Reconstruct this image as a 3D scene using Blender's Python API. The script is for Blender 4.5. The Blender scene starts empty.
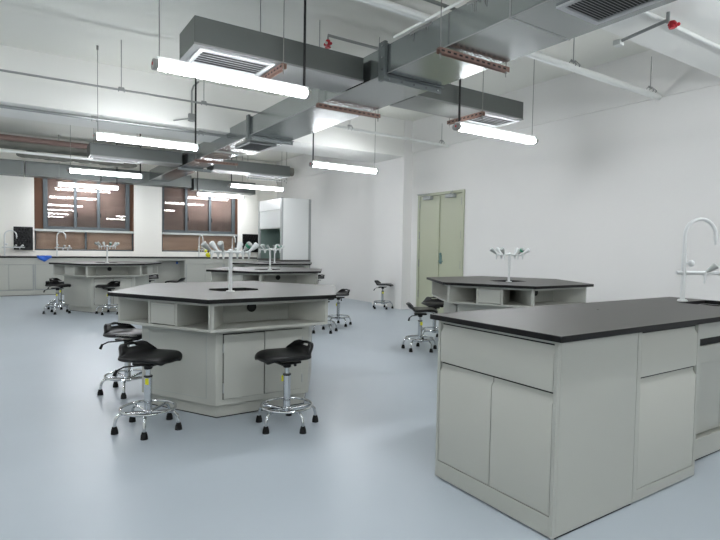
import bpy, math, random
from mathutils import Vector, Matrix
random.seed(4)
D = bpy.data; SC = bpy.context.scene; COL = SC.collection
PI = math.pi

# ---------------------------------------------------------------- camera
cam = D.cameras.new('camera'); cam.sensor_width = 36; cam.lens = 527.11/720*36
cam.clip_start = .02; cam.clip_end = 100
co = D.objects.new('camera', cam); COL.objects.link(co)
rt = Vector((0.83588, -0.54865, 0.016896)); dn = Vector((-0.008939, -0.044383, -0.998975)); fw = Vector((0.548837, 0.834874, -0.042003))
co.matrix_world = Matrix(((rt.x, -dn.x, -fw.x, 0), (rt.y, -dn.y, -fw.y, 0), (rt.z, -dn.z, -fw.z, 1.12), (0, 0, 0, 1)))
SC.camera = co
# ---------------------------------------------------------------- world, exposure
w = D.worlds.new('world'); SC.world = w; w.use_nodes = True
w.node_tree.nodes['Background'].inputs[0].default_value = (.8, .85, .9, 1)
w.node_tree.nodes['Background'].inputs[1].default_value = .05
LAMP_STRENGTH = 40.0
vs = SC.view_settings; vs.view_transform = 'Standard'; vs.look = 'None'; vs.gamma = 1; vs.use_curve_mapping = False
vs.exposure = 0.58

# ---------------------------------------------------------------- materials
def lin(r, g, b):
    f = lambda c: c/12.92 if c <= .04045 else ((c+.055)/1.055)**2.4
    return (f(r/255), f(g/255), f(b/255), 1)
def mat(name, rgb, rough=.5, metal=0., var=0., vscale=3., bump=0., bscale=40., ior=1.5, rvar=0., stretch=None, spec=None, coat=0):
    m = D.materials.new(name); m.use_nodes = True; nt = m.node_tree; N = nt.nodes; L = nt.links
    b = N['Principled BSDF']; c = lin(*rgb)
    b.inputs['Base Color'].default_value = c; b.inputs['Roughness'].default_value = rough
    b.inputs['Metallic'].default_value = metal; b.inputs['IOR'].default_value = ior
    if coat: b.inputs['Coat Weight'].default_value = coat
    if spec is not None: b.inputs['Specular IOR Level'].default_value = spec
    tc = N.new('ShaderNodeTexCoord'); src = tc.outputs['Object']
    if stretch:
        mp = N.new('ShaderNodeMapping'); mp.inputs['Scale'].default_value = stretch; L.new(src, mp.inputs[0]); src = mp.outputs[0]
    if var or rvar:
        n = N.new('ShaderNodeTexNoise'); n.inputs['Scale'].default_value = vscale; n.inputs['Detail'].default_value = 4
        L.new(src, n.inputs[0])
        if var:
            mx = N.new('ShaderNodeMix'); mx.data_type = 'RGBA'
            mx.inputs[6].default_value = tuple(max(0, x*(1-var)) for x in c[:3])+(1,)
            mx.inputs[7].default_value = tuple(min(1, x*(1+var)) for x in c[:3])+(1,)
            L.new(n.outputs[0], mx.inputs[0]); L.new(mx.outputs[2], b.inputs['Base Color'])
        if rvar:
            mr = N.new('ShaderNodeMapRange'); mr.inputs[1].default_value = .3; mr.inputs[2].default_value = .7
            mr.inputs[3].default_value = max(.02, rough-rvar); mr.inputs[4].default_value = rough+rvar
            L.new(n.outputs[0], mr.inputs[0]); L.new(mr.outputs[0], b.inputs['Roughness'])
    if bump:
        n2 = N.new('ShaderNodeTexNoise'); n2.inputs['Scale'].default_value = bscale; L.new(src, n2.inputs[0])
        bp = N.new('ShaderNodeBump'); bp.inputs['Strength'].default_value = bump; bp.inputs['Distance'].default_value = .01
        L.new(n2.outputs[0], bp.inputs['Height']); L.new(bp.outputs[0], b.inputs['Normal'])
    return m
def emis(name, rgb, s):
    m = D.materials.new(name); m.use_nodes = True; nt = m.node_tree; nt.nodes.clear()
    e = nt.nodes.new('ShaderNodeEmission'); e.inputs[0].default_value = lin(*rgb); e.inputs[1].default_value = s
    o = nt.nodes.new('ShaderNodeOutputMaterial'); nt.links.new(e.outputs[0], o.inputs[0]); return m
def glassm(name, tint):
    m = D.materials.new(name); m.use_nodes = True; nt = m.node_tree; nt.nodes.clear(); N = nt.nodes; L = nt.links
    t = N.new('ShaderNodeBsdfTransparent'); t.inputs[0].default_value = tint
    g = N.new('ShaderNodeBsdfGlossy'); g.inputs['Roughness'].default_value = .0
    fr = N.new('ShaderNodeFresnel'); fr.inputs[0].default_value = 1.42
    mx = N.new('ShaderNodeMixShader'); o = N.new('ShaderNodeOutputMaterial')
    L.new(fr.outputs[0], mx.inputs[0]); L.new(t.outputs[0], mx.inputs[1]); L.new(g.outputs[0], mx.inputs[2]); L.new(mx.outputs[0], o.inputs[0])
    return m
M = dict(
    floor=mat('epoxy_floor', (168, 177, 184), .36, var=.06, vscale=1.3, bump=.02, bscale=2.2),
    wall=mat('white_wall_paint', (226, 225, 222), .75, var=.02, vscale=1.2, bump=.05, bscale=30),
    ceil=mat('ceiling_paint', (222, 222, 214), .85, var=.03, vscale=.8, bump=.1, bscale=20),
    wallb=mat('back_wall_white', (244, 242, 234), .75, var=.015, vscale=1.2),  # back wall: whiter, slightly warmer base colour than the other walls
    boardl=mat('pale_plank_board', (204, 186, 166), .7, var=.3, vscale=2.0, stretch=(.6, 1, 6)),
    beam=mat('beam_paint', (228, 228, 223), .8, var=.03, vscale=1),
    cab=mat('grey_powder_steel', (174, 175, 167), .42, var=.015, vscale=2),
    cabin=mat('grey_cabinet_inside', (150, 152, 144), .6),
    top=mat('black_phenolic_top', (50, 47, 42), .46, ior=1.75), edge=mat('black_edge', (9, 9, 9), .5, spec=.25),
    black=mat('black_plastic', (7, 7, 8), .36, spec=.3),
    rubber=mat('black_rubber', (9, 9, 9), .7, spec=.3),
    dark=mat('dark_gap', (22, 22, 22), .8),
    chrome=mat('chrome', (205, 208, 210), .14, 1.),
    galv=mat('galvanised_steel', (152, 157, 157), .22, .92, var=.05, vscale=3),
    galvd=mat('galvanised_steel_dull', (110, 114, 112), .40, .85, var=.06, vscale=4),
    angle=mat('angle_iron', (118, 124, 124), .45, .8, var=.12, vscale=8),
    rust=mat('primed_channel', (126, 100, 89), .6, .1, var=.25, vscale=14),
    grille=mat('white_grille', (176, 178, 178), .55),
    pipew=mat('white_pipe', (222, 224, 220), .5), conduit=mat('grey_conduit', (150, 152, 150), .4, .6),
    red=mat('red_plastic', (190, 40, 50), .5), copper=mat('copper_pipe', (124, 102, 95), .6, .2, var=.2, vscale=6),
    insul=mat('grey_insulation', (118, 118, 110), .85, var=.25, vscale=5, bump=.6, bscale=9),
    doorp=mat('green_grey_door', (176, 180, 157), .32, var=.015, vscale=2),
    alu=mat('window_aluminium', (80, 86, 89), .5, .3), alul=mat('light_aluminium', (178, 182, 178), .4, .4),
    board=mat('brown_board', (150, 138, 132), .7, var=.22, vscale=2.2, stretch=(1, 1, 3.2)),
    jamb=mat('brown_jamb', (92, 62, 42), .7, var=.2, vscale=4),
    tap=mat('white_tap_coat', (216, 219, 218), .35), tapg=mat('grey_valve_handle', (170, 175, 172), .4),
    green=mat('green_cap', (60, 140, 110), .4), yellow=mat('yellow_sticker', (226, 222, 40), .6), blue=mat('blue_plastic', (24, 92, 190), .5),
    hoodw=mat('hood_white', (222, 224, 222), .35), hoodg=mat('hood_grey', (158, 162, 160), .4),
    sash=mat('hood_sash', (214, 218, 216), .06), hoodin=mat('hood_lining', (126, 146, 138), .4),
    film=mat('white_protective_film', (206, 204, 200), .4, var=.1, vscale=30),
    wire=mat('steel_wire', (140, 140, 136), .4, .6), cord=mat('black_cord', (16, 16, 17), .6),
    tape=mat('white_tape', (205, 205, 198), .6, var=.15, vscale=12), steeln=mat('lock_steel', (120, 150, 148), .3, .7),
    lit=emis('lit_tube', (247, 250, 255), LAMP_STRENGTH), cap=mat('lamp_end_cap', (150, 150, 146), .4), lampw=mat('lamp_housing', (228, 230, 228), .5),
    glass=glassm('window_glass', (.92, .88, .86, 1)), hglass=glassm('hood_glass', (.8, .9, .86, 1)),
)
# ---------------------------------------------------------------- mesh helpers
class MB:
    def __init__(s): s.v = []; s.f = []
    def add(s, vs, fs):
        o = len(s.v); s.v += [tuple(p) for p in vs]; s.f += [[i+o for i in f] for f in fs]; return s
    def box(s, x0, x1, y0, y1, z0, z1):
        return s.add([(x, y, z) for z in (z0, z1) for x, y in ((x0, y0), (x1, y0), (x1, y1), (x0, y1))],
                     [(3, 2, 1, 0), (4, 5, 6, 7), (0, 1, 5, 4), (1, 2, 6, 5), (2, 3, 7, 6), (3, 0, 4, 7)])
    def prism(s, pts, z0, z1):
        n = len(pts)
        return s.add([(x, y, z0) for x, y in pts]+[(x, y, z1) for x, y in pts],
                     [list(range(n))[::-1], list(range(n, 2*n))]+[(i, (i+1) % n, n+(i+1) % n, n+i) for i in range(n)])
    def extr(s, pts, a, b, axes):      # polygon in (p,q) extruded along third; axes maps (p,q,t)->xyz
        n = len(pts)
        return s.add([axes(p, q, a) for p, q in pts]+[axes(p, q, b) for p, q in pts],
                     [list(range(n))[::-1], list(range(n, 2*n))]+[(i, (i+1) % n, n+(i+1) % n, n+i) for i in range(n)])
    def tube(s, pts, r, n=10, caps=True):
        P = [Vector(p) for p in pts]; rs = r if isinstance(r, (list, tuple)) else [r]*len(P); vs = []
        d0 = (P[1]-P[0]).normalized(); up = Vector((0, 0, 1)) if abs(d0.z) < .9 else Vector((1, 0, 0)); a = d0.cross(up).normalized()
        for i, p in enumerate(P):
            d = (P[min(i+1, len(P)-1)]-P[max(i-1, 0)]).normalized()
            a = (a-d*a.dot(d)).normalized(); b = d.cross(a)
            for k in range(n):
                t = 2*PI*k/n; vs.append(p+(a*math.cos(t)+b*math.sin(t))*rs[i])
        fs = [(i*n+k, i*n+(k+1) % n, (i+1)*n+(k+1) % n, (i+1)*n+k) for i in range(len(P)-1) for k in range(n)]
        if caps: fs += [list(range(n))[::-1], [(len(P)-1)*n+k for k in range(n)]]
        return s.add(vs, fs)
    def cyl(s, x, y, z0, z1, r, n=16, r1=None):
        return s.tube([(x, y, z0), (x, y, z1)], [r, r if r1 is None else r1], n)
    def torus(s, c, R, r, n=32, m=8):
        vs = [(c[0]+(R+r*math.cos(b))*math.cos(a), c[1]+(R+r*math.cos(b))*math.sin(a), c[2]+r*math.sin(b))
              for a in (2*PI*i/n for i in range(n)) for b in (2*PI*j/m for j in range(m))]
        return s.add(vs, [(i*m+j, ((i+1) % n)*m+j, ((i+1) % n)*m+(j+1) % m, i*m+(j+1) % m) for i in range(n) for j in range(m)])
    def ball(s, c, r, n=12, m=8, sq=(1, 1, 1)):
        vs = [(c[0]+r*sq[0]*math.sin(PI*j/m)*math.cos(2*PI*i/n), c[1]+r*sq[1]*math.sin(PI*j/m)*math.sin(2*PI*i/n), c[2]+r*sq[2]*math.cos(PI*j/m)) for j in range(1, m) for i in range(n)]
        vs += [(c[0], c[1], c[2]+r*sq[2]), (c[0], c[1], c[2]-r*sq[2])]; T = len(vs)
        fs = [(j*n+i, (j+1)*n+i, (j+1)*n+(i+1) % n, j*n+(i+1) % n) for j in range(m-2) for i in range(n)]
        fs += [(T-2, i, (i+1) % n) for i in range(n)]+[(T-1, (m-2)*n+(i+1) % n, (m-2)*n+i) for i in range(n)]
        return s.add(vs, fs)
    def build(s, name, m, parent=None, bevel=0, smooth=True, label=None):
        me = D.meshes.new(name); me.from_pydata(s.v, [], s.f); me.update()
        import bmesh
        bm = bmesh.new(); bm.from_mesh(me); bmesh.ops.recalc_face_normals(bm, faces=bm.faces); bm.to_mesh(me); bm.free()
        me.materials.append(M[m])
        if smooth:
            me.polygons.foreach_set('use_smooth', [True]*len(me.polygons)); me.set_sharp_from_angle(angle=math.radians(35))
        o = D.objects.new(name, me); COL.objects.link(o)
        if parent: o.parent = parent
        if bevel:
            b = o.modifiers.new('bevel', 'BEVEL'); b.width = bevel; b.segments = 2; b.limit_method = 'ANGLE'; b.angle_limit = math.radians(40)
        if label: o['label'] = label
        return o
def multi(name, lst, parent, bevel=0):
    a = MB(); idx = []
    for i, (b, m) in enumerate(lst): a.add(b.v, b.f); idx += [i]*len(b.f)
    o = a.build(name, lst[0][1], parent, bevel, smooth=False)
    for b, m in lst[1:]: o.data.materials.append(M[m])
    for p, i in zip(o.data.polygons, idx): p.material_index = i
    return o
def box(name, m, x0, x1, y0, y1, z0, z1, parent=None, bevel=0, label=None):
    return MB().box(x0, x1, y0, y1, z0, z1).build(name, m, parent, bevel, label=label)
def edge_band(o):
    o.data.materials.append(M['edge'])
    for p in o.data.polygons:
        if abs(p.normal.z) < .5: p.material_index = 1
    return o
def tag(o, label=None, cat=None, group=None, kind=None):
    if label: o['label'] = label
    if cat: o['category'] = cat
    if group: o['group'] = group
    if kind: o['kind'] = kind
    return o
def thing(name, label, cat, loc=(0, 0, 0), rz=0, group=None):
    o = D.objects.new(name, None); COL.objects.link(o); o.location = loc; o.rotation_euler = (0, 0, rz)
    o.empty_display_size = .1
    return tag(o, label, cat, group)
def dup(root, loc=None, rz=None, label=None, group=None):
    r = root.copy(); COL.objects.link(r)
    if loc is not None: r.location = loc
    if rz is not None: r.rotation_euler = (0, 0, rz)
    if label: r['label'] = label
    if group: r['group'] = group
    for ch in list(root.children):
        c = ch.copy(); COL.objects.link(c); c.parent = r
        for g in list(ch.children):
            d = g.copy(); COL.objects.link(d); d.parent = c
    return r
def st(o, label=None): return tag(o, label, None, None, 'structure')

# ---------------------------------------------------------------- room shell
XL, XR, YF, YB, H = -3.9, 6.15, -3.6, 13.65, 3.45
st(box('floor', 'floor', XL, XR, YF, YB, -.1, 0))
st(box('ceiling', 'ceil', XL-.2, XR+.2, YF-.2, YB+.25, H, H+.15))
st(box('wall_left', 'wall', XL-.2, XL, YF, YB, 0, H))
st(box('wall_front', 'wall', XL-.2, XR+.2, YF-.2, YF, 0, H))
# back wall with two window openings
W1, W2, WZ0, WZ1 = (.385, 2.43), (3.075, 5.03), .945, 2.75
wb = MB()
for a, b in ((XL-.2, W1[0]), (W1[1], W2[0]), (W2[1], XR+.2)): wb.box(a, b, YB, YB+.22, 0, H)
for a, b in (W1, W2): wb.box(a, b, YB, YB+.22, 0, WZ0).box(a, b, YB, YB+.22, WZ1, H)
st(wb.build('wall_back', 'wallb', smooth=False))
# right wall with the door opening
DY0, DY1, DZ = 6.28, 7.45, 2.10
wr = MB().box(XR, XR+.2, YF, DY0, 0, H).box(XR, XR+.2, DY1, YB, 0, H).box(XR, XR+.2, DY0, DY1, DZ, H)
st(wr.build('wall_right', 'wall', smooth=False))
st(box('trim_1', 'wall', XR-.20, XR, 7.65, 8.6, 0, H), 'white wall pillar beside the green double door')
st(box('trim_2', 'beam', XL, XR-.2, 7.66, 8.59, 2.79, H), 'deep white ceiling beam running into the wall pillar')
st(box('trim_3', 'beam', XL, XR, 1.55, 2.47, 2.85, H), 'deep white ceiling beam above the near bench')
st(box('trim_4', 'wall', XR-.02, XR, 2.47, 7.65, 2.88, H), 'shallow band along the top of the right wall')
st(box('trim_5', 'wall', XR-.02, XR, 8.6, YB, 2.88, H), 'shallow band along the top of the right wall behind the pillar')

# door
d = thing('door_1', None, None, (XR, DY0, 0)); st(d, 'pale green grey steel double door in the right wall')
wd = DY1-DY0
fr = MB().box(-.025, .06, 0, .05, 0, DZ).box(-.025, .06, wd-.05, wd, 0, DZ).box(-.025, .06, .05, wd-.05, DZ-.045, DZ)
fr.build('door_frame', 'doorp', d, .003)
for k, (a, b) in enumerate(((.055, wd/2-.003), (wd/2+.003, wd-.055))):
    lf = box('door_leaf', 'doorp', -.008, .035, a, b, .01, DZ-.05, d, .002)
    hg = MB()
    hy = a-.003 if k == 0 else b+.003
    for z in (.25, .8, 1.3, 1.85): hg.cyl(-.018, hy, z, z+.13, .009, 8)
    hg.build('hinge', 'conduit', lf)
    cl = MB(); ym = a+.2 if k == 0 else b-.28
    cl.box(-.075, -.008, ym-.06, ym+.14, DZ-.115, DZ-.055).tube([(-.04, ym+.05, DZ-.05), (-.17, ym+(.17 if k else -.12), DZ-.03), (-.03, ym+(.0), DZ-.012)], .009, 6)
    cl.build('door_closer', 'hoodg', lf)
ld = MB().box(-.018, -.008, wd/2-.07, wd/2-.02, .87, 1.02); ld.tube([(-.01, wd/2-.045, .915), (-.06, wd/2-.045, .915), (-.06, wd/2-.15, .915)], .009, 8)
ld.cyl(-.02, wd/2-.045, 1.04, 1.041, .001).ball((-.02, wd/2-.045, 1.04), .022)
ld.build('door_handle', 'steeln', d)
strk = MB().box(-.03, -.008, wd/2-.006, wd/2+.012, .02, DZ-.06); strk.build('meeting_strip', 'doorp', d)

# windows
def window(name, x0, x1, mull, low, label):
    t = thing(name, None, None, (x0, YB, 0)); st(t, label); W = x1-x0
    MB().box(-.02, W+.02, .19, .22, 1.4, WZ1).build('backing_board', 'board', t); MB().box(-.02, W+.02, .17, .20, WZ0, 1.4).build('plank_board', 'boardl', t)
    jb = MB().box(0, .012, .02, .19, WZ0, WZ1).box(W-.012, W, .02, .19, WZ0, WZ1); jb.box(.012, mull[0]-x0-.044, .10, .13, 1.42, WZ1).box(mull[-1]-x0+.044, W-.012, .10, .13, 1.42, WZ1); jb.build('jamb', 'jamb', t)
    xs = [m-x0 for m in mull]; a, b = xs[0], xs[-1]; fz0, fz1 = 1.42, WZ1-.02
    f = MB()
    for i, m in enumerate(xs):
        ww = .045 if i in (0, len(xs)-1) else .032
        f.box(m-ww, m+ww, .07, .12, fz0, fz1)
    f.box(a, b, .072, .118, fz0, fz0+.07).box(a, b, .072, .118, fz1-.06, fz1)
    f.build('window_frame', 'alu', t, .003)
    box('transom', 'alul', 0, W, -.015, .10, 1.37, 1.42, t, .003)
    for p, q in zip(xs[:-1], xs[1:]): box('pane', 'glass', p+.02, q-.02, .092, .098, fz0+.05, fz1-.03, t)
    lf = MB().box(0, .03, .05, .1, WZ0, 1.37).box(W-.03, W, .05, .1, WZ0, 1.37).box(.03, W-.03, .05, .1, WZ0, WZ0+.03)
    for m in low: lf.box(m-x0-.022, m-x0+.022, .05, .1, WZ0+.03, 1.37)
    lf.build('lower_frame', 'alu', t, .003)
    e = [0.03]+[m-x0 for m in low]+[W-.03]
    for p, q in zip(e[:-1], e[1:]): box('lower_pane', 'glass', p, q, .072, .078, WZ0+.03, 1.37, t)
    hs = MB()
    for m in xs[1:-1]: hs.box(m+.035, m+.05, .05, .07, 1.72, 1.82)
    hs.build('latch', 'dark', t)
window('window_1', W1[0], W1[1], (.60, 1.19, 1.67, 2.30), (1.40,), 'boarded window with brown panels behind glass, left one')
window('window_2', W2[0], W2[1], (3.10, 3.69, 4.30, 4.93), (), 'boarded window with brown panels behind glass, right one')

# ---------------------------------------------------------------- lamps
def make_lamp(cordx, label, group=None):
    t = thing('tube_lamp', label, 'lamp', (0, 0, 2.39), 0, group)
    n = 14
    pts = [(.05*math.cos(2*PI*k/n)*(1 if True else 1), .034*math.sin(2*PI*k/n)) for k in range(n)]
    MB().extr(pts, .035, 1.205, lambda p, q, s: (s, p, q)).build('tube_cover', 'lit', t)
    pc = [(p*1.12, q*1.15) for p, q in pts]
    for a, b in ((.0, .035), (1.205, 1.24)):
        c = MB().extr(pc, a, b, lambda p, q, s: (s, p, q)).build('end_cap', 'cap', t, .004)
        r = MB(); xx = a-.004 if a == 0 else b
        r.extr([(.012*math.cos(k), .012*math.sin(k)) for k in (0, 1, 2, 3, 4, 5)], xx, xx+.004, lambda p, q, s: (s, p, q+.005)); r.build('red_plug', 'red', c)
    cl = MB().box(.02, 1.22, -.036, .036, .028, .05)
    for i in range(9):
        a, b = .095+i*.13, .103+i*.13; q = [(.054*math.cos(2*PI*k/14), .038*math.sin(2*PI*k/14)) for k in range(8, 14)]+[(.054, 0)]
        q = [(-.054, .035), (-.054, 0)]+q+[(.054, .035)]
        for (y0, z0), (y1, z1) in zip(q[:-1], q[1:]): cl.add([(x, y, z) for x in (a, b) for y, z in ((y0, z0), (y1, z1), (y1*1.05, z1*1.05), (y0*1.05, z0*1.05))], [(0, 1, 2, 3), (7, 6, 5, 4), (0, 4, 5, 1), (2, 6, 7, 3), (1, 5, 6, 2), (3, 7, 4, 0)])
    cl.build('housing', 'lampw', t)
    return t
def hang(t, cordend):
    o = MB(); x = .045 if cordend == 0 else 1.195
    o.tube([(x, 0, .04), (x, 0, H-2.39)], .011, 8); o.build('power_cord', 'cord', t)
    o = MB(); x = .045 if cordend == 1 else 1.195
    o.tube([(x, 0, .04), (x, 0, H-2.39)], .004, 6).cyl(x, 0, H-2.39-.05, H-2.39, .012, 8); o.build('suspension_wire', 'wire', t)
lampA = make_lamp(1, 'x'); hang(lampA, 1)
lampB = make_lamp(0, 'x'); hang(lampB, 0)
rows = [3.97, 6.99, 10.46, 13.33]
labA = ['lit tube lamp nearest the camera, hanging over the nearest hexagonal table',
        'lit tube lamp in the second row on the left side',
        'lit tube lamp on the left side, third row, just in front of the left window',
        'lit tube lamp hanging against the left window, lowest of the left lamps']
labB = ['bright lit tube lamp hanging below the stub duct near the white right wall',
        'lit tube lamp hanging in front of the bare white wall left of the door',
        'lit tube lamp in front of the fume cupboard top',
        'lit tube lamp hanging against the right window']
lx = [(.83, 3.82), (.80, 3.80), (.80, 3.80), (.79, 3.77)]
ly = [(3.97, 4.06), (6.99, 7.21), (10.57, 10.83), (13.18, 13.17)]
for i, y in enumerate(rows):
    if i == 0:
        lampA.location = (lx[0][0], y, 2.39); lampA['label'] = labA[0]; lampB.location = (lx[0][1], 4.06, 2.385); lampB['label'] = labB[0]
    else:
        dup(lampA, (lx[i][0], ly[i][0], 2.385), label=labA[i]); dup(lampB, (lx[i][1], ly[i][1], 2.385), label=labB[i])
# the rows of the same grid that stand behind and beside the camera
for y in (.9, -2.15):
    dup(lampA, (.85, y, 2.385), label='lit tube lamp of the rows behind the camera', group='tube lamps behind and beside the camera')
    dup(lampB, (3.9, y, 2.385), label='lit tube lamp of the rows behind the camera', group='tube lamps behind and beside the camera')
for y in (-2.15, .9, 3.97, 6.99, 10.46): dup(lampA, (-2.2, y, 2.385), label='lit tube lamp of the rows behind the camera', group='tube lamps behind and beside the camera')

# ---------------------------------------------------------------- ducts
def grille(name, cx, cy, sx, sy, z, parent, pitch=.045):
    g = MB(); f = .035
    g.box(cx-sx/2, cx+sx/2, cy-sy/2, cy-sy/2+f, z-.014, z).box(cx-sx/2, cx+sx/2, cy+sy/2-f, cy+sy/2, z-.014, z)
    g.box(cx-sx/2, cx-sx/2+f, cy-sy/2+f, cy+sy/2-f, z-.014, z).box(cx+sx/2-f, cx+sx/2, cy-sy/2+f, cy+sy/2-f, z-.014, z)
    o = g.build(name, 'grille', parent, .002)
    s = MB(); n = int((sy-2*f)/pitch); k_ = pitch/.022
    for i in range(n):
        y = cy-sy/2+f+(i+.5)*(sy-2*f)/n
        s.add([(cx-sx/2+f, y-.006*k_, z-.012), (cx+sx/2-f, y-.006*k_, z-.012), (cx+sx/2-f, y+.006*k_, z-.002), (cx-sx/2+f, y+.006*k_, z-.002),
               (cx-sx/2+f, y-.003*k_, z-.013), (cx+sx/2-f, y-.003*k_, z-.013), (cx+sx/2-f, y+.008*k_, z-.002), (cx-sx/2+f, y+.008*k_, z-.002)],
              [(0, 1, 2, 3), (7, 6, 5, 4), (0, 4, 5, 1), (3, 2, 6, 7), (0, 3, 7, 4), (1, 5, 6, 2)])
    s.build('louvre', 'grille', o)
    MB().box(cx-sx/2+f, cx+sx/2-f, cy-sy/2+f, cy+sy/2-f, z-.0015, z-.0005).build('grille_back', 'black', o)
    return o
DX0, DX1, DZ0, DZ1 = 2.69, 3.31, 2.62, 2.86
md = thing('main_duct', 'long galvanised ventilation duct running down the middle of the ceiling', 'duct', ((DX0+DX1)/2, 4, DZ0))
ox, oy, oz = md.location
def L(x0, x1, y0, y1, z0, z1): return (x0-ox, x1-ox, y0-oy, y1-oy, z0-oz, z1-oz)
for y0, y1 in ((-3.5, .3), (.3, 2.38), (2.38, 3.73), (3.73, 6.86), (6.86, 8.35)):
    MB().box(*L(DX0, DX1, y0+.002, y1-.002, DZ0, DZ1)).build('duct_section', 'galv', md, .004)
for y0, y1 in ((8.35, 10.45), (10.45, 13.2)):
    MB().box(*L(DX0, 3.13, y0+.002, y1-.002, DZ0, DZ1)).build('duct_section', 'galv', md, .004)
for y, xr in ((3.76, DX1+.03), (6.88, DX1+.03), (10.47, 3.3), (.3, DX1+.03)):
    fl = MB(); t_ = .045; p = .03
    fl.box(*L(DX0-p, xr, y-t_, y+t_, DZ0-.012, DZ0-.004)).box(*L(DX0-p, xr, y-.006, y+.006, DZ0-.055, DZ0-.004))
    fl.box(*L(DX0-p-.004, DX0-.003, y-t_, y+t_, DZ0-.055, DZ1+.03)).box(*L(DX0-p, xr, y-t_, y+t_, DZ1+.004, DZ1+.012))
    fo = fl.build('flange', 'angle', md, .001)
    bt = MB()
    for i in range(5): bt.tube([(DX0+.04+i*.14-ox, y-.016-oy, DZ0-.035-oz), (DX0+.04+i*.14-ox, y+.016-oy, DZ0-.035-oz)], .009, 6)
    for i in range(3): bt.tube([(DX0-p-.014-ox, y-.02-oy, DZ0+.03+i*.1-oz), (DX0-p-ox, y-.02-oy, DZ0+.03+i*.1-oz)], .008, 6)
    bt.build('bolt', 'chrome', fo)
sm = MB()
for y in (.3, 2.38): sm.box(*L(DX0-.004, DX1+.004, y-.006, y+.006, DZ0-.003, DZ1+.004))
sm.box(*L(DX0-.005, DX0, -3.5, 13.2, DZ0-.004, DZ0+.003)).build('seam', 'conduit', md)
# white tape ring at the step in width
tp = MB().box(*L(DX0-.004, 3.18, 8.30, 8.42, DZ0-.008, DZ0-.001)).box(*L(3.13, 3.20, 8.352, 8.43, DZ0-.01, DZ1)); tp.build('joint_tape', 'tape', md, .01)
# frost of old sealant on the side seams
for yy, n in ((3.28, 5), (2.64, 8)):
    sl = MB()
    for i in range(n):
        y = yy-.1+random.random()*.2; sl.box(*L(DX0-.003, DX0, y, y+.007, DZ1-.02-random.random()*.08, DZ1))
    sl.box(*L(DX0-.006, DX0, yy-.13, yy+.13, DZ1-.02, DZ1)); sl.build('sealant_drip', 'conduit', md)
grille('air_grille', (2.80+3.20)/2-ox, 1.80-oy, .42, .62, -.001, md, .022)
grille('air_grille', 3.06-ox, 7.58-oy, .42, .62, -.001, md)
wt = MB().tube([(DX0-.02-ox, 2.5-oy, DZ1+.02-oz), (DX0-.02-ox, 3.6-oy, DZ1+.02-oz)], .012, 6); wt.build('edge_conduit', 'pipew', md)

def branch(x0, x1, y0, y1, z0, z1, label, gx=None, gy=None):
    t = thing('branch_duct', label, 'duct', ((x0+x1)/2, (y0+y1)/2, z0))
    a, b = (x1-x0)/2, (y1-y0)/2
    MB().box(-a, a, -b, b, 0, z1-z0).build('duct_body', 'galvd', t, .004)
    s = MB().box(-a-.003, a+.003, -b-.003, b+.003, -.004, .0).box(-a-.003, a+.003, -b-.004, -b, .0, .012); s.build('edge_seam', 'conduit', t)
    if gx: grille('air_grille', (gx[0]+gx[1])/2-(x0+x1)/2, (gy[0]+gy[1])/2-(y0+y1)/2, gx[1]-gx[0], gy[1]-gy[0], -.006, t)
    return t
branch(1.14, DX0-.04, 4.03, 4.46, 2.62, 2.83, 'galvanised side duct with a white grille above the nearest lamp', (1.19, 1.80), (4.055, 4.435))
branch(DX1+.01, 4.90, 4.10, 4.53, 2.62, 2.82, 'short galvanised side duct reaching right towards the bare wall', (4.28, 4.88), (4.125, 4.505))
branch(1.10, DX0-.05, 10.1, 10.52, 2.62, 2.84, 'galvanised side duct on the left with a grille, above the third lamp', (1.13, 1.95), (10.13, 10.49))
branch(3.31, 4.97, 10.36, 10.78, 2.62, 2.84, 'galvanised side duct pointing right in front of the fume cupboard', (4.1, 4.9), (10.39, 10.75))
td = thing('cross_duct', 'dark galvanised duct running across above the windows', 'duct', (.7, 13.38, 2.53))
for a, b in ((-4.4, -2.6), (-2.58, -.5), (-.48, .95), (.97, 2.98)): MB().box(a, b, -.15, .2, 0, .30).build('duct_section', 'galvd', td, .003)
td2 = branch(3.74, 5.35, 13.23, 13.6, 2.49, 2.78, 'boxy galvanised duct hanging above the right window')

def hanger(x0, x1, y0, y1, z, label, m='rust', zt=H):
    t = thing('duct_hanger', label, 'bracket', ((x0+x1)/2, (y0+y1)/2, z), 0)
    hx, hy = (x1-x0)/2, (y1-y0)/2; al = hx > hy
    b = MB(); 
    if al: b.box(-hx, hx, -.02, -.016, -.041, 0).box(-hx, hx, .016, .02, -.041, 0).box(-hx, hx, -.016, .016, -.004, 0)
    else: b.box(-.02, -.016, -hy, hy, -.041, 0).box(.016, .02, -hy, hy, -.041, 0).box(-.016, .016, -hy, hy, -.004, 0)
    s = MB(); n = int(2*max(hx, hy)/.06)
    for i in range(n):
        c = -max(hx, hy)+.03+i*.06
        if al: s.box(c-.016, c+.016, -.021, -.02, -.028, -.014)
        else: s.box(-.021, -.02, c-.016, c+.016, -.028, -.014)
    multi('channel', [(b, m), (s, 'dark')], t)
    for k in (-1, 1):
        px, py = (k*(hx-.02), 0) if al else (0, k*(hy-.02))
        MB().tube([(px, py, -.08), (px, py, zt-z)], .004, 6).cyl(px, py, -.05, -.041, .01, 6).build('rod', 'wire', t)
    return t
hanger(2.63, 3.38, 2.98, 3.02, 2.606, 'rusty slotted support channel under the main duct, nearest one')
hanger(2.63, 3.42, 4.84, 4.88, 2.606, 'rusty slotted support channel under the main duct, between the two flanges')
hanger(2.63, 3.40, 9.24, 9.28, 2.606, 'rusty slotted support channel under the main duct, far end')
hanger(1.83, 1.87, 3.98, 4.51, 2.606, 'short slotted channel under the left side duct near the camera')
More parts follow.
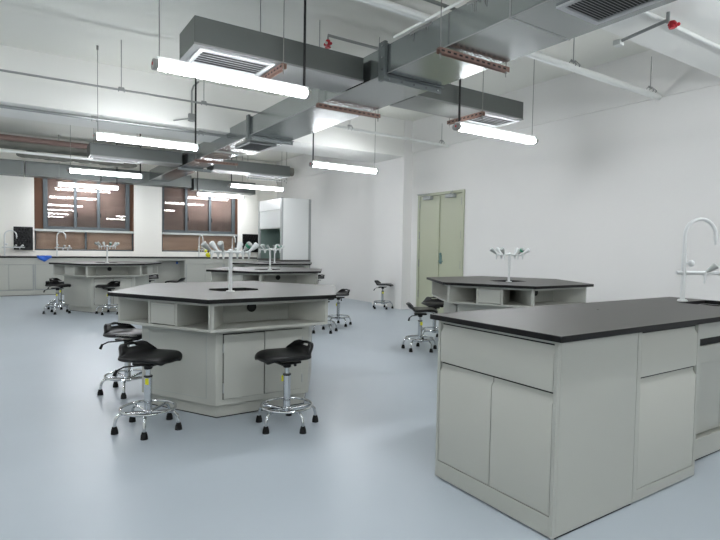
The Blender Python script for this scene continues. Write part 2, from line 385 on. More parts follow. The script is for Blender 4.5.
hanger(4.18, 4.22, 4.04, 4.59, 2.595, 'short slotted channel under the right side duct')
hanger(4.2, 5.15, 10.85, 10.89, 2.606, 'pale slotted channel beside the far right side duct', 'pipew')

# ---------------------------------------------------------------- ceiling pipes
def pipe(name, pts, r, m, label, cat='pipe', clamps=()):
    t = thing(name, label, cat, pts[0]); P = [Vector(p)-Vector(pts[0]) for p in pts]
    MB().tube(P, r, 10).build('pipe_run', m, t)
    for x, top in clamps:
        dx = x-pts[0][0]
        c = MB().tube([(dx-.03, -r*1.6, .0), (dx-.03, 0, r*1.7), (dx-.03, r*1.6, 0), (dx-.03, 0, -r*1.7), (dx-.03, -r*1.6, 0)], .005, 6)
        c.tube([(dx+.03, -r*1.6, .0), (dx+.03, 0, r*1.7), (dx+.03, r*1.6, 0), (dx+.03, 0, -r*1.7), (dx+.03, -r*1.6, 0)], .005, 6)
        c.tube([(dx, 0, r), (dx, 0, top-pts[0][2])], .005, 6).box(dx-.03, dx+.03, -.006, .006, r, r+.02); c.build('clamp', 'conduit', t)
    return t
pipe('ceiling_conduit', [(-3.8, 6.65, 2.885), (3.2, 6.65, 2.885)], .012, 'conduit', 'thin grey conduit crossing the ceiling on the left in front of the beam', clamps=((1.05, H), (-1, H), (2.0, H)))
pipe('ceiling_pipe', [(3.2, 6.65, 2.885), (6.1, 6.65, 2.85)], .02, 'pipew', 'thin white pipe ending on the right wall above the door', clamps=((4.15, H), (5.95, 3.2)))
pipe('ceiling_pipe', [(-3.8, 7.78, 2.755), (2.68, 7.78, 2.755)], .02, 'conduit', 'grey pipe running under the white beam on the left', clamps=((.9, 2.789), (2.3, 2.789)))
pipe('ceiling_pipe', [(1.2, 3.22, 2.915), (6.1, 3.20, 2.875)], .034, 'pipew', 'thick white pipe sloping down to the right wall near the camera', clamps=((4.55, 3.3), (5.95, 3.3)))
pipe('ceiling_conduit', [(1.0, 3.05, 2.95), (3.1, 3.05, 2.95)], .014, 'conduit', 'dark conduit beside the thick white pipe at the top of the picture')
pipe('ceiling_pipe', [(2.9, 2.09, 2.825), (6.1, 2.09, 2.825)], .015, 'pipew', 'white pipe fixed under the beam in the top right corner', clamps=((5.2, 2.849),))
pipe('copper_pipe', [(-3.8, 12.0, 3.10), (2.4, 12.0, 3.06)], .055, 'copper', 'reddish brown pipe high above the windows', clamps=((2.2, H),))
pipe('insulated_pipe', [(-3.8, 12.35, 3.03), (6.0, 12.35, 3.03)], .11, 'insul', 'thick grey insulated pipe high above the windows')
pipe('ceiling_pipe', [(-3.8, 11.8, 2.82), (1.9, 11.8, 2.79)], .028, 'pipew', 'white pipe in front of the insulated pipe above the left window', clamps=((1.35, H), (-1.5, H)))
lm = MB()
for i in range(16):
    x = .15+i*.13+random.random()*.08; lm.ball((x, 12.42+random.random()*.1, 2.84+random.random()*.02), .09+random.random()*.04, 10, 7, (1.5, .8, .6))
tag(lm.build('duct_wrap', 'insul'), 'crumpled grey insulation lying along the duct above the left window', 'insulation', kind='stuff')
pipe('copper_pipe', [(3.2, 11.5, 2.74), (4.75, 11.5, 2.74)], .025, 'copper', 'thin reddish pipe above the right window')
# sprinklers
def sprinkler(x, y, z, pts, label):
    t = thing('sprinkler_head', label, 'sprinkler', (x, y, z))
    MB().tube([Vector(p)-Vector((x, y, z)) for p in pts], .016, 8).build('feed_pipe', 'conduit', t)
    b = MB().cyl(0, 0, -.035, .02, .024, 10).cyl(0, 0, -.06, -.052, .032, 12); b.build('head', 'red', t, .002)
    for k in range(4):
        a = k*PI/2+.5; MB().ball((.035*math.cos(a), .035*math.sin(a), -.02), .016).build('cap_tab', 'red' if k % 2 else 'tape', t)
sprinkler(2.80, 4.95, 3.29, [(2.80, 4.95, 3.30), (2.80, 4.95, 3.36), (3.9, 4.9, 3.34), (3.9, 4.9, 3.45)], 'red tipped sprinkler head under the ceiling left of the main duct')
t = thing('sprinkler_head', 'red tipped sprinkler head under the beam in the top right corner', 'sprinkler', (3.95, 2.03, 2.775))
MB().tube([(0, 0, .02), (.05, .40, .0)], .013, 8).tube([(0, 0, 0), (0, 0, .075)], .013, 8).build('feed_pipe', 'conduit', t)
MB().box(.02, .08, .37, .43, -.03, .012).build('junction_box', 'pipew', t, .003)
b = MB().cyl(.0, -.03, -.05, .0, .022, 10)
for k in range(5): b.ball((.03*math.cos(k*1.3)+.02, -.03+.03*math.sin(k*1.3), -.02), .013)
b.build('head', 'red', t)
t = thing('junction_box', 'grey junction box with a bent conduit on the front of the beam', 'electric box', (2.12, 7.65, 2.87))
MB().box(-.045, .045, -.06, 0, 0, .1).build('box_body', 'conduit', t, .003)
MB().tube([(0, -.03, .1), (0, -.03, .42), (.03, -.02, .5), (.1, -.02, .57)], .012, 8).tube([(-.045, -.03, .03), (-.25, -.03, -.03)], .009, 6).build('conduit_pipe', 'conduit', t)

# ---------------------------------------------------------------- taps
def valve(parent, p, d, m='tapg', noz=.05, cap=None):
    p = Vector(p); d = Vector(d).normalized()
    MB().tube([p, p+d*.022, p+d*.03, p+d*.078, p+d*.084], [.009, .010, .014, .0225, .018], 12).build('valve_handle', m, parent)
    n = MB().tube([p+Vector((0, 0, .008)), p+Vector((0, 0, -.02)), p+Vector((0, 0, -.022)), p+Vector((0, 0, -noz))], [.013, .013, .008, .006], 10); n.build('nozzle', 'tap', parent)
    if cap: MB().tube([p+d*.05, p+d*.07], [.0205, .024], 12).build('coloured_band', cap, parent)
def make_column(label, grp=None):
    t = thing('laboratory_tap', label, 'tap', (0, 0, .795), 0, grp)
    MB().cyl(0, 0, 0, .008, .03, 20).cyl(0, 0, .008, .27, .0125, 16).cyl(0, 0, .27, .285, .017, 16).build('post', 'tap', t, .002)
    b = MB()
    b.tube([(-.135, .0, .28), (.135, .0, .28)], .009, 10).tube([(0, 0, .28), (-.07, -.055, .28)], .008, 8).tube([(0, 0, .28), (.07, -.055, .28)], .008, 8)
    b.tube([(0, 0, .28), (-.07, .055, .28)], .008, 8).tube([(0, 0, .28), (.07, .055, .28)], .008, 8).ball((0, 0, .283), .02)
    b.build('manifold', 'tap', t)
    for s in (-1, 1):
        valve(t, (s*.135, 0, .283), (s*.75, -.1, .65), 'tap' if s > 0 else 'tapg')
        valve(t, (s*.07, -.055, .283), (s*.45, -.5, .7), 'tapg', cap='green' if s > 0 else None)
        valve(t, (s*.07, .055, .283), (s*.45, .5, .7), 'tap')
    return t
def make_gooseneck(label):
    t = thing('gooseneck_tap', label, 'tap', (0, 0, 0))
    MB().cyl(0, 0, 0, .012, .032, 20, .026).cyl(0, 0, .012, .30, .015, 16).cyl(0, 0, .30, .312, .016, 16).build('post', 'tap', t, .002)
    pts = [(0, 0, .31), (0, 0, .43)]+[(.108-.108*math.cos(a), 0, .435+.108*math.sin(a)) for a in [PI*k/12 for k in range(0, 12)]]+[(.216, 0, .425)]
    MB().tube(pts, .012, 12).tube([(.216, 0, .43), (.216, 0, .41), (.216, 0, .408), (.216, 0, .375)], [.013, .013, .008, .006], 10).build('spout', 'tap', t)
    MB().tube([(-.05, 0, .188), (.36, 0, .188)], .0125, 12).build('cross_pipe', 'tap', t)
    MB().ball((.035, -.02, .25), .022).tube([(0, 0, .25), (.03, -.015, .25)], .008, 8).build('round_knob', 'tap', t)
    for x in (.15, .27): valve(t, (x, 0, .188), (.55, -.2, .45), 'tapg' if x < .2 else 'tap', .07)
    return t

# ---------------------------------------------------------------- hexagonal tables
def hexpts(R, rot=0): return [(R*math.cos(math.radians(a+rot)), R*math.sin(math.radians(a+rot))) for a in range(0, 360, 60)]
ZT = .795
HOLE = (-.19, .19, -.22, .05)
def make_hex():
    t = thing('hexagonal_table', 'x', 'table', (0, 0, 0))
    # worktop: hexagon with the shallow sink opening cut out
    outer = hexpts(.886); inner = [(-.23, -.085), (-.18, -.22), (.10, -.22), (.15, -.085), (.10, .05), (-.18, .05)]
    inner = [inner[i] for i in (3, 4, 5, 0, 1, 2)]
    b = MB(); vs = [(x, y, z) for z in (ZT-.026, ZT) for x, y in outer]+[(x, y, z) for z in (ZT-.026, ZT) for x, y in inner]; fs = []
    for i in range(6):
        j = (i+1) % 6
        fs += [(i, j, 6+j, 6+i), (12+j, 12+i, 18+i, 18+j), (6+i, 6+j, 18+j, 18+i), (j, i, 12+i, 12+j)]
    edge_band(b.add(vs, fs).build('worktop', 'top', t, .002))
    # sink basin
    s = MB(); e = .006
    ip = [(x*1.02, -.085+(y+.085)*1.02) for x, y in inner]
    vs = [(x, y, ZT-.027) for x, y in ip]+[(x, y, ZT-.08) for x, y in ip]; s.add(vs, [(i, (i+1) % 6, 6+(i+1) % 6, 6+i) for i in range(6)]+[list(range(6, 12))])
    s.build('sink_basin', 'black', t)
    # shelf unit: bottom and top plates, core, dividers
    R = .82; z0, z1 = .585, ZT-.027; T = .018
    sh = MB()
    o = hexpts(R); c = hexpts(.48)
    sh.prism(o, z0, z0+T)
    # ring-shaped top plate so the basin passes
    vs = [(x, y, z) for z in (z1-.02, z1) for x, y in o]+[(x, y, z) for z in (z1-.02, z1) for x, y in c]; fs = []
    for i in range(6):
        j = (i+1) % 6
        fs += [(i, j, 6+j, 6+i), (12+j, 12+i, 18+i, 18+j), (6+i, 6+j, 18+j, 18+i), (j, i, 12+i, 12+j)]
    sh.add(vs, fs)
    def fr(k, RR):
        p0 = Vector(hexpts(RR)[k]); p1 = Vector(hexpts(RR)[(k+1) % 6]); u = (p1-p0).normalized(); n = Vector((-u.y, u.x)); return p0, u, n, (p1-p0).length
    def quad(bm, k, pts, za, zb):   # pts in (u, depth) of face k
        p0, u, n, ln = fr(k, R)
        bm.prism([tuple(p0+u*a+n*dd) for a, dd in pts], za, zb)
    dr = []
    # vertices 0..5 at 0,60,...; faces k from angle 60k ; A faces (drawer): k=3,5,1 ; B faces (niche): k=4,0,2
    for k in range(6):
        p0, u, n, ln = fr(k, R); zi0, zi1 = z0+T, z1-.02
        if k % 2 == 1:
            for a in (.35, .64): quad(sh, k, [(a*ln, .0), (a*ln+T, .0), (a*ln+T, .34), (a*ln, .34)], zi0, zi1)
            quad(sh, k, [(0, 0), (T, .0), (.352, .60), (.335, .60)], zi0, zi1)
            quad(sh, k, [(ln-T, 0), (ln, .0), (ln-.335, .60), (ln-.352, .60)], zi0, zi1)
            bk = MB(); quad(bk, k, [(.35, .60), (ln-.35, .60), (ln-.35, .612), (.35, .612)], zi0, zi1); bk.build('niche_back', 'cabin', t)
            dr.append((k, .35*ln+T+.003, .64*ln-.003))
        else:
            quad(sh, k, [(0.003, 0), (.02, 0), (.17, .27), (.156, .27)], zi0, zi1)
            quad(sh, k, [(ln-.02, 0), (ln-.003, 0), (ln-.156, .27), (ln-.17, .27)], zi0, zi1)
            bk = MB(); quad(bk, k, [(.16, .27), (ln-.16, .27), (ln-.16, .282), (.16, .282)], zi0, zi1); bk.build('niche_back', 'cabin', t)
    so = sh.build('shelf_unit', 'cab', t, .0015)
    for k, a, b2 in dr:
        df = MB(); quad(df, k, [(a, .0), (b2, .0), (b2, .2), (a, .2)], z0+T+.006, z1-.024)
        do = df.build('drawer', 'cab', t, .0015)
        gp = MB(); quad(gp, k, [(a+.02, -.001), (b2-.02, -.001), (b2-.02, .0), (a+.02, .0)], z1-.040, z1-.037); gp.build('finger_groove', 'hoodg', do)
    for k in (4, 0, 2):
        p0, u, n, ln = fr(k, R); cpt = p0+u*(ln*.45)+n*.269
        g = MB().tube([(cpt.x, cpt.y, z1-.068), (cpt.x-n.x*.006, cpt.y-n.y*.006, z1-.068)], .034, 18); g.build('cable_grommet', 'black', t)
    # body, plinth
    Rb = .668; MB().prism(hexpts(Rb), .085, z0).build('body', 'cab', t, .003)
    MB().prism(hexpts(.632), .0, .085).build('plinth', 'cab', t, .002)
    MB().prism(hexpts(.635), .0, .006).build('floor_gap', 'dark', t)  # dark strip stands in for the shaded gap under the plinth
    for k in range(6):
        p0, u, n, ln = fr(k, Rb)
        def q2(bm, pts, za, zb): bm.prism([tuple(p0+u*a+n*dd) for a, dd in pts], za, zb)
        if k % 2 == 1:
            gl = MB(); a, b2, za, zb = .075, ln-.075, .125, .545
            for (m0, m1, n0, n1) in ((a, b2, za, za+.003), (a, b2, zb-.003, zb), (a, a+.003, za, zb), (b2-.003, b2, za, zb)): q2(gl, [(m0, -.0012), (m1, -.0012), (m1, 0), (m0, 0)], n0, n1)
            gl.build('panel_joint', 'hoodg', t)
        else:
            a, b2 = .05, ln-.06; mid = (a+b2)/2
            gp = MB(); q2(gp, [(a-.004, -.001), (b2+.004, -.001), (b2+.004, 0), (a-.004, 0)], .124, .551); gp.build('door_gap', 'dark', t)
            for i, (s0, s1) in enumerate(((a, mid-.003), (mid+.003, b2))):
                dd = MB(); q2(dd, [(s0, -.014), (s1, -.014), (s1, -.001), (s0, -.001)], .128, .546 if i == 0 else .549)
                do = dd.build('door', 'cab', t, .002)
                hh = MB(); hx = s0-.003 if i == 0 else s1+.003
                for z in (.17, .43): q = p0+u*hx-n*.01; hh.cyl(q.x, q.y, z, z+.06, .006, 8)
                hh.build('hinge', 'hoodg', do)
    return t
tabs = [((1.408, 3.875), 'nearest hexagonal table, with glare on its black top and open niches under it'),
        ((4.43, 3.895), 'hexagonal table with a dark brown top behind the near bench, by the double door'),
        ((3.035, 7.02), 'hexagonal table in the middle row, directly behind the nearest hexagonal table'),
        ((1.363, 10.0), 'hexagonal table at the far left in front of the left window'),
        ((4.345, 9.8), 'farthest hexagonal table, mostly hidden, in front of the fume cupboard')]
hx0 = make_hex(); hx0['group'] = 'hexagonal laboratory tables'
col0 = make_column('x'); col0['group'] = 'six valve tap columns'
tl = ['white tap column with six valve handles on the nearest hexagonal table', 'white tap column on the hexagonal table behind the large near bench',
      'white tap column on the middle row table, seen in front of the fume cupboard', 'white tap column on the far left hexagonal table', 'white tap column on the farthest hexagonal table']
for i, ((x, y), lab) in enumerate(tabs):
    if i == 0: hx0.location = (x, y, 0); hx0['label'] = lab; col0.location = (x-.133, y-.275, .795); col0['label'] = tl[0]
    else:
        dup(hx0, (x, y, 0), label=lab); dup(col0, (x-(0, .15, .08, .05, .08)[i], y-(0, .19, .262, .262, .262)[i], .795), rz=(0, -.58, -.3, -.58, .3)[i], label=tl[i])

# ---------------------------------------------------------------- stools
def make_stool():
    t = thing('laboratory_stool', 'x', 'stool', (0, 0, 0))
    prof = [(.172, .416, .075), (.165, .428, .108), (.135, .437, .142), (.085, .439, .160), (.03, .435, .166), (-.03, .432, .166), (-.08, .437, .160),
            (-.115, .452, .146), (-.135, .468, .130), (-.146, .480, .122), (-.154, .494, .114), (-.162, .506, .100), (-.165, .512, .078)]
    nv = 12; b = MB(); vs = []
    for i, (x, z, hw) in enumerate(prof):
        for j in range(nv+1):
            v = -1+2*j/nv; fwd = .03*abs(v)**2 if i > 6 else (-.012*abs(v)**3)
            vs.append((x+fwd, hw*v, z+.010*v*v-(.012*abs(v)**4 if i < 7 else 0)))
    W = nv+1; fs = []
    for i in range(len(prof)-1):
        for j in range(nv):
            if i == 9 and 4 <= j <= 7: continue
            fs.append((i*W+j, i*W+j+1, (i+1)*W+j+1, (i+1)*W+j))
    b.add(vs, fs); so = b.build('seat', 'black', t)
    md_ = so.modifiers.new('solid', 'SOLIDIFY'); md_.thickness = .026; md_.offset = -1 
    sb = so.modifiers.new('sub', 'SUBSURF'); sb.levels = 1; sb.render_levels = 2
    MB().box(-.07, .07, -.06, .06, .392, .408).cyl(0, 0, .365, .395, .026, 14).build('seat_mount', 'black', t, .006)
    MB().cyl(0, 0, .30, .37, .0145, 16).build('gas_lift', 'chrome', t)
    c = MB().cyl(0, 0, .10, .318, .0235, 20); co_ = c.build('column', 'chrome', t, .002)
    MB().cyl(0, 0, .318, .326, .026, 20).build('collar', 'black', co_)
    MB().box(.0, .026, -.0245, -.0225, .275, .312).build('sticker', 'yellow', co_, label='yellow sticker')
    MB().torus((0, 0, .128), .158, .0085).build('foot_ring', 'chrome', t)
    MB().cyl(0, 0, .082, .118, .03, 14).build('hub', 'chrome', t, .004)
    for k in range(5):
        a = 2*PI*k/5+.35; ca, sa = math.cos(a), math.sin(a)
        pts = [(r*ca, r*sa, z) for r, z in ((.02, .10), (.08, .108), (.14, .113), (.165, .106), (.180, .088), (.187, .06), (.188, .035))]
        lg = MB().tube(pts, .0095, 10).build('leg', 'chrome', t)
        MB().tube([(.188*ca, .188*sa, 0), (.188*ca, .188*sa, .022), (.188*ca, .188*sa, .042)], [.021, .019, .013], 14).build('rubber_foot', 'rubber', lg)
    lv = MB().tube([(-.03, -.02, .388), (-.10, -.09, .384), (-.125, -.12, .366)], .005, 8).tube([(-.125, -.12, .37), (-.135, -.13, .335)], [.008, .011], 8)
    lv.build('lever', 'black', t)
    return t
st0 = make_stool(); st0['group'] = 'black laboratory stools'
R_ = math.radians
stools = [(.675, 3.345, -56, 0, 'black stool with chrome foot ring, front left, its raised back lip on the left'),
          (.715, 4.27, -56, 0, 'black stool with white film still on its seat, left of the nearest table'),
          (1.425, 2.98, 184, 1, 'black stool standing in front of the nearest table doors'),
          (3.91, 6.50, 182, 1, 'black stool just right of the nearest table top'),
          (3.42, 6.08, 182, 1, 'black stool whose foot ring shows below the right end of the nearest table'),
          (5.74, 7.95, -50, 0, 'black stool alone against the white wall pillar'),
          (3.77, 4.50, -36, 0, 'black stool left of the table behind the large near bench'),
          (4.36, 4.93, 232, 1, 'black stool half hidden between the double door and the dark topped table'),
          (5.55, 10.15, 190, 1, 'black stool peeking out at the right end of the middle row table'),
          (.575, 9.62, -52, 0, 'black stool in front at the left end of the far left table'),
          (.66, 10.30, -38, 0, 'black stool behind another one at the left end of the far left table'),
          (1.27, 9.22, 210, 1, 'black stool in front of the doors of the far left table'),
          (2.27, 11.1, 215, 1, 'black stool seen over the nearest table top beside the far left table'),
          (2.50, 9.95, 147, 1, 'black stool showing only its lip tip above the nearest table top')]
for i, (x, y, a, k, lab) in enumerate(stools):
    if i == 0: st0.location = (x, y, 0); st0.rotation_euler = (0, 0, R_(a)); st0['label'] = lab; s = st0
    else: s = dup(st0, (x, y, 0), R_(a), lab)
    if i == 1:
        f = MB(); pr = [(.17, .4455, .12), (.12, .4505, .15), (.06, .449, .16), (0, .445, .16), (-.06, .447, .15), (-.10, .459, .13)]; vs = []
        for x_, z_, hw in pr:
            for j in range(7):
                v = -1+j/3; vs.append((x_, hw*v, z_+.007*v*v))
        f.add(vs, [(i_*7+j, i_*7+j+1, (i_+1)*7+j+1, (i_+1)*7+j) for i_ in range(5) for j in range(6)])
        fo = f.build('protective_film', 'film', s, label='white plastic film on the seat'); m_ = fo.modifiers.new('s', 'SOLIDIFY'); m_.thickness = .002; m_.offset = 1

# ---------------------------------------------------------------- near bench
IX, IY, IY1 = 1.726, 1.246, 1.922; TZ = .804
def front_x(bm, x, ya, yb, za, zb):    # a front on a -X facing side: bevelled grip along its top
    bm.extr([(x-.0145, za), (x-.0145, zb-.036), (x-.002, zb-.018), (x-.002, zb), (x+.004, zb), (x+.004, za)], ya, yb, lambda p, q, s: (p, s, q))
def front_y(bm, y, xa, xb, za, zb):
    bm.extr([(y-.0145, za), (y-.0145, zb-.036), (y-.002, zb-.018), (y-.002, zb), (y+.004, zb), (y+.004, za)], xa, xb, lambda p, q, s: (s, p, q))
t = thing('bench_cabinet', 'grey steel end cabinet of the near bench with one wide drawer above two doors', 'cabinet', (IX+.016, IY, 0))
ex = 2.285-IX-.016; ey = IY1-IY
MB().box(.004, ex-.001, 0, ey, .008, TZ-.026).build('carcass', 'cab', t, .002)
MB().box(.008, ex-.003, .004, ey-.004, 0, .008).build('floor_gap', 'dark', t)  # black strip drawn in for the dark gap at the floor
MB().box(.0, .004, .018, ey-.018, .088, .765).build('front_gap', 'dark', t)
fr_ = MB().box(-.016, .003, 0, .016, .008, TZ-.026).box(-.016, .003, ey-.016, ey, .008, TZ-.026).box(-.016, .003, .016, ey-.016, .008, .087).box(-.016, .003, .016, ey-.016, .765, TZ-.026)
fr_.build('front_frame', 'cab', t, .001)
b = MB(); front_x(b, 0.0, .019, ey-.019, .577, .756); b.build('drawer', 'cab', t, .001)
m0 = .328-.0
for a, c in ((.019, m0-.002), (m0+.002, ey-.019)):
    b = MB(); front_x(b, 0.0, a, c, .091, .567); b.build('door', 'cab', t, .001)
t = thing('drawer_cabinet', 'grey steel cabinet of the near bench with a drawer above a single door', 'cabinet', (2.287, IY+.016, 0))
ex = 2.852-2.287; ey -= .016
MB().box(0, ex, .0, ey, .008, TZ-.026).build('carcass', 'cab', t, .002)
MB().box(.003, ex-.003, .004, ey-.004, 0, .008).build('floor_gap', 'dark', t)
MB().box(.014, ex-.012, -.001, 0, .058, .772).build('front_gap', 'dark', t)
fr_ = MB().box(0, .03, -.016, -.001, .008, TZ-.026).box(ex-.022, ex, -.016, -.001, .008, TZ-.026).box(.03, ex-.022, -.016, -.001, .008, .058).box(.03, ex-.022, -.016, -.001, .770, TZ-.026); fr_.build('front_frame', 'cab', t, .001)
b = MB(); front_y(b, 0.0, .033, ex-.025, .566, .760); b.build('drawer', 'cab', t, .001)
b = MB(); front_y(b, 0.0, .033, ex-.025, .062, .556); b.build('door', 'cab', t, .001)
t = thing('sink_cabinet', 'set back grey sink cabinet at the right end of the near bench', 'cabinet', (2.855, 1.335, 0))
ex = 3.93-2.855; ey2 = 1.90-1.335
c = MB().box(0, ex, .06, ey2, .008, .60).box(0, .02, 0, .06, .008, TZ-.03).box(0, ex, 0, .06, .008, .12).box(ex-.02, ex, 0, .06, .12, TZ-.03)
c.box(.02, .60, .02, ey2, .53, TZ-.03).build('carcass', 'cab', t, .002)
MB().box(.004, ex-.004, .004, ey2-.004, 0, .008).build('floor_gap', 'dark', t)
MB().box(.035, ex-.02, .008, .012, .625, .665).build('slot', 'dark', t)
MB().box(.02, ex-.02, -.004, .008, .665, TZ-.03).build('top_rail', 'cab', t, .002)
MB().box(.02, ex-.02, -.004, .010, .53, .625).build('control_panel', 'cab', t, .002)
for a, c_ in ((.022, ex/2-.002), (ex/2+.002, ex-.022)): MB().box(a, c_, .03, .055, .125, .52).build('door', 'cab', t, .002)
# worktop with the sink opening
t = thing('bench_worktop', 'long near bench worktop of black laminate with a thick dark edge', 'worktop', (IX-.032, IY-.035, TZ-.025))
wx, wy = 3.975-(IX-.032), 1.95-(IY-.035)
sx0, sx1, sy0, sy1 = 3.56-(IX-.032), 3.94-(IX-.032), 1.46-(IY-.035), 1.70-(IY-.035)
b = MB(); O = [(0, 0), (wx, 0), (wx, wy), (0, wy)]; I = [(sx0, sy0), (sx1, sy0), (sx1, sy1), (sx0, sy1)]
vs = [(x, y, z) for z in (0, .025) for x, y in O]+[(x, y, z) for z in (0, .025) for x, y in I]; fs = []
for i in range(4):
    j = (i+1) % 4; fs += [(i, j, 4+j, 4+i), (8+j, 8+i, 12+i, 12+j), (4+i, 4+j, 12+j, 12+i), (j, i, 8+i, 8+j)]
edge_band(b.add(vs, fs).build('top', 'top', t, .002))
MB().cyl(.97, .47, .025, .0262, .006, 12).build('screw_cap', 'dark', t)
t = thing('sink_basin', 'black sink basin sunk in the right end of the near bench', 'sink', (3.75, 1.58, TZ-.19))
hx_, hy_ = .20, .125
b = MB(); vs = [(x*hx_, y*hy_, z) for z in (0, .163) for x, y in ((-1, -1), (1, -1), (1, 1), (-1, 1))]+[(x*(hx_-.008), y*(hy_-.008), z) for z in (.006, .163) for x, y in ((-1, -1), (1, -1), (1, 1), (-1, 1))]
fs = [(0, 1, 2, 3), (8, 9, 10, 11)]
for i in range(4):
    j = (i+1) % 4; fs += [(i, j, 4+j, 4+i), (8+i, 8+j, 12+j, 12+i), (4+i, 4+j, 12+j, 12+i)]
b.add(vs, fs).build('bowl', 'black', t); MB().cyl(.1, 0, .006, .012, .03, 16).build('drain', 'chrome', t)
g0 = make_gooseneck('tall white gooseneck tap with valve handles beside the sink on the near bench'); g0.location = (3.70, 1.735, TZ); g0.rotation_euler = (0, 0, R_(-28)); g0['group'] = 'gooseneck taps'

# ---------------------------------------------------------------- wall bench under the windows
CY = 13.08
def unit(x0, x1, label, first=None):
    t = thing('base_cabinet', label, 'cabinet', ((x0+x1)/2, CY, 0)); w_ = (x1-x0)/2-.001
    MB().box(-w_, w_, 0, .55, .10, .79).build('carcass', 'cab', t)
    MB().box(-w_, w_, -.012, .5, 0, .10).build('plinth', 'cab', t); MB().box(-w_, w_, -.016, -.012, 0, .008).build('floor_gap', 'dark', t)
    MB().box(-w_+.004, w_-.004, -.004, 0, .105, .785).build('front_gap', 'hoodg', t)
    MB().box(-w_, w_, -.018, -.004, .655, .79).build('apron', 'cab', t, .002)
    for s in (-1, 1):
        a, b_ = (-w_+.03, -.004) if s < 0 else (.004, w_-.03)
        MB().box(a, b_, -.018, -.004, .13, .645).build('door', 'cab', t, .002)
    return t
names = ['far beyond the left edge', 'at the left edge of the picture', 'below the black drying rack and blue cloth', 'behind the stools of the far left table', 'hidden behind the far left table']
xs_ = [-2.34, -1.44, -.54, .36, 1.36]
xe_ = [-1.44, -.54, .36, 1.36, 2.80]
for n_, a, b_ in zip(names, xs_, xe_): unit(a, b_, 'grey base cabinet of the window bench, '+n_)['group'] = 'window bench cabinets'
unit(3.50, 4.45, 'grey base cabinet of the window bench right of the knee space')['group'] = 'window bench cabinets'
unit(4.45, 5.34, 'grey base cabinet of the window bench next to the fume cupboard')['group'] = 'window bench cabinets'
t = thing('knee_space_panel', 'grey recessed modesty panel closing the knee space of the window bench', 'panel', (3.15, 13.2, 0))
MB().box(-.33, .33, .30, .32, .0, .79).box(-.35, -.33, -.12, .43, 0, .79).box(.33, .349, -.12, .43, 0, .79).build('panel', 'cab', t)
MB().box(-.33, .33, -.115, -.1, .74, .79).build('rail', 'cab', t); MB().cyl(.25, .28, .64, .70, .02, 10).build('socket', 'blue', t)
t = thing('window_worktop', 'long thin black worktop running below the two windows', 'worktop', (1.5, CY, .80))
edge_band(MB().box(-3.84, 3.84, -.035, .56, -.008, .02).build('top', 'top', t, .003))
def gtap(x, y, lab, s=1, rz=0):
    o = dup(g0, (x, y, .82), rz, lab); return o
gtap(.80, 13.42, 'white gooseneck tap in front of the left window', rz=-.75)
gtap(-.16, 13.42, 'white gooseneck tap at the far left edge beside the black drying rack', rz=0)
gtap(3.93, 13.42, 'white gooseneck tap at the left part of the right window', rz=-PI*.45)
gtap(4.80, 13.42, 'white gooseneck tap at the right part of the right window', rz=-PI*.5)
def rack(x0, x1, z0, z1, lab, pegs=True):
    t = thing('drying_rack', lab, 'drying rack', ((x0+x1)/2, YB, z0)); w_ = (x1-x0)/2; h = z1-z0
    MB().box(-w_, w_, -.03, -.001, 0, h).build('panel', 'black', t, .004)
    pg = MB()
    for r in range(6):
        for c_ in range(5): 
            x = -w_+.04+(c_+(r % 2)*.5)*(2*w_-.08)/5; z = .05+r*(h-.1)/5.4; pg.tube([(x, -.03, z), (x, -.10, z+.04)], [.008, .006], 6)
    pg.build('peg', 'black', t)
    MB().box(-w_, w_, -.09, -.03, -.0, .012).build('drip_tray', 'black', t, .003)
rack(.0, .355, .955, 1.455, 'black pegged drying rack on the wall left of the left window')
rack(5.16, 5.60, .95, 1.44, 'plain black drying rack on the wall between the right window and the fume cupboard')
t = thing('cleaning_cloth', 'blue cloth draped over the edge of the window worktop', 'cloth', (.54, 13.03, .823))
b = MB(); vs = []
for i in range(9):
    for j in range(9):
        x = -.13+.26*i/8; s_ = j/8
        y, z = (.10-.14*s_/.6, .008) if s_ < .6 else (-.035-.01*math.sin(i), -.0-(s_-.6)*.28*(1-abs(i-4)/5))
        vs.append((x+.01*math.sin(j*2), y, z+.006*math.sin(i*1.9+j)+(.01 if s_ < .6 else 0)))
b.add(vs, [(i*9+j, i*9+j+1, (i+1)*9+j+1, (i+1)*9+j) for i in range(8) for j in range(8)])
o = b.build('cloth_sheet', 'blue', t); m_ = o.modifiers.new('s', 'SOLIDIFY'); m_.thickness = .006
t = thing('hazard_tag', 'yellow tag with dark red clip hanging at a tap below the right window', 'tag', (4.13, 13.30, .82))
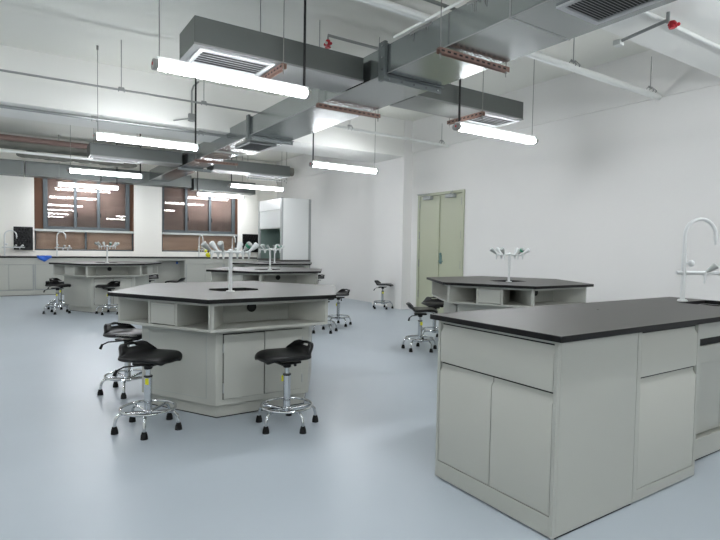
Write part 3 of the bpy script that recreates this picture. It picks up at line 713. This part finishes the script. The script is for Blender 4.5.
MB().cyl(0, 0, 0, .005, .05, 14).ball((0, 0, .06), .075, 12, 8, (1, .5, .75)).build('tag_plate', 'yellow', t); MB().tube([(0, 0, .115), (0, 0, .2)], .02, 8).build('clip', 'jamb', t)
t = thing('valve_tag', 'small yellow tag on the left tap of the right window', 'tag', (4.06, 13.30, .98)); MB().ball((0, 0, 0), .045, 10, 8, (1, .5, 1)).build('tag_plate', 'yellow', t)

# ---------------------------------------------------------------- fume cupboard
fx0, fx1, fy0, fy1 = 5.364, 6.145, 11.6, 13.03
t = thing('fume_cupboard', 'tall white and grey fume cupboard in the far corner with a half open sash', 'fume cupboard', (fx0, fy0, 0))
Wd, Ln = fx1-fx0, fy1-fy0
MB().box(0, Wd, 0, Ln, 0, .76).build('base', 'hoodg', t, .004)
MB().box(-.04, Wd, -.01, Ln, .76, .80).build('worktop', 'top', t, .004)
sp = MB().box(.04, Wd-.06, 0, .03, .80, 2.29); sp.build('side_panel', 'hoodw', t, .003)
MB().box(Wd-.06, Wd, -.004, .04, .0, 2.29).build('rear_post', 'hoodg', t, .003)
MB().box(.04, Wd, Ln-.03, Ln, .80, 2.29).box(.04, Wd, .03, Ln-.03, 2.25, 2.29).build('casing', 'hoodw', t)
fp = MB().box(-.01, .04, 0, .075, .80, 2.29).box(-.01, .04, Ln-.075, Ln, .80, 2.29); fp.build('front_post', 'hoodg', t, .004)
MB().box(-.005, .035, .075, Ln-.075, 2.02, 2.28).build('fascia', 'hoodw', t, .003)
MB().box(.005, .02, .08, Ln-.08, 1.57, 2.015).build('sash', 'sash', t, .002)
MB().box(.0, .028, .08, Ln-.08, 1.555, 1.58).build('sash_handle', 'hoodg', t)
MB().box(Wd-.07, Wd-.06, .03, Ln-.03, .80, 2.25).box(.04, Wd-.07, Ln-.045, Ln-.03, .80, 2.25).build('lining', 'hoodin', t)
for z in (1.12, 1.35): MB().box(Wd-.11, Wd-.07, .05, Ln-.05, z, z+.012).build('baffle', 'hoodin', t)
MB().tube([(.5, .7, .80), (.5, .7, 1.15), (.45, .7, 1.22), (.38, .7, 1.18)], .012, 8).build('gas_tap', 'tap', t)
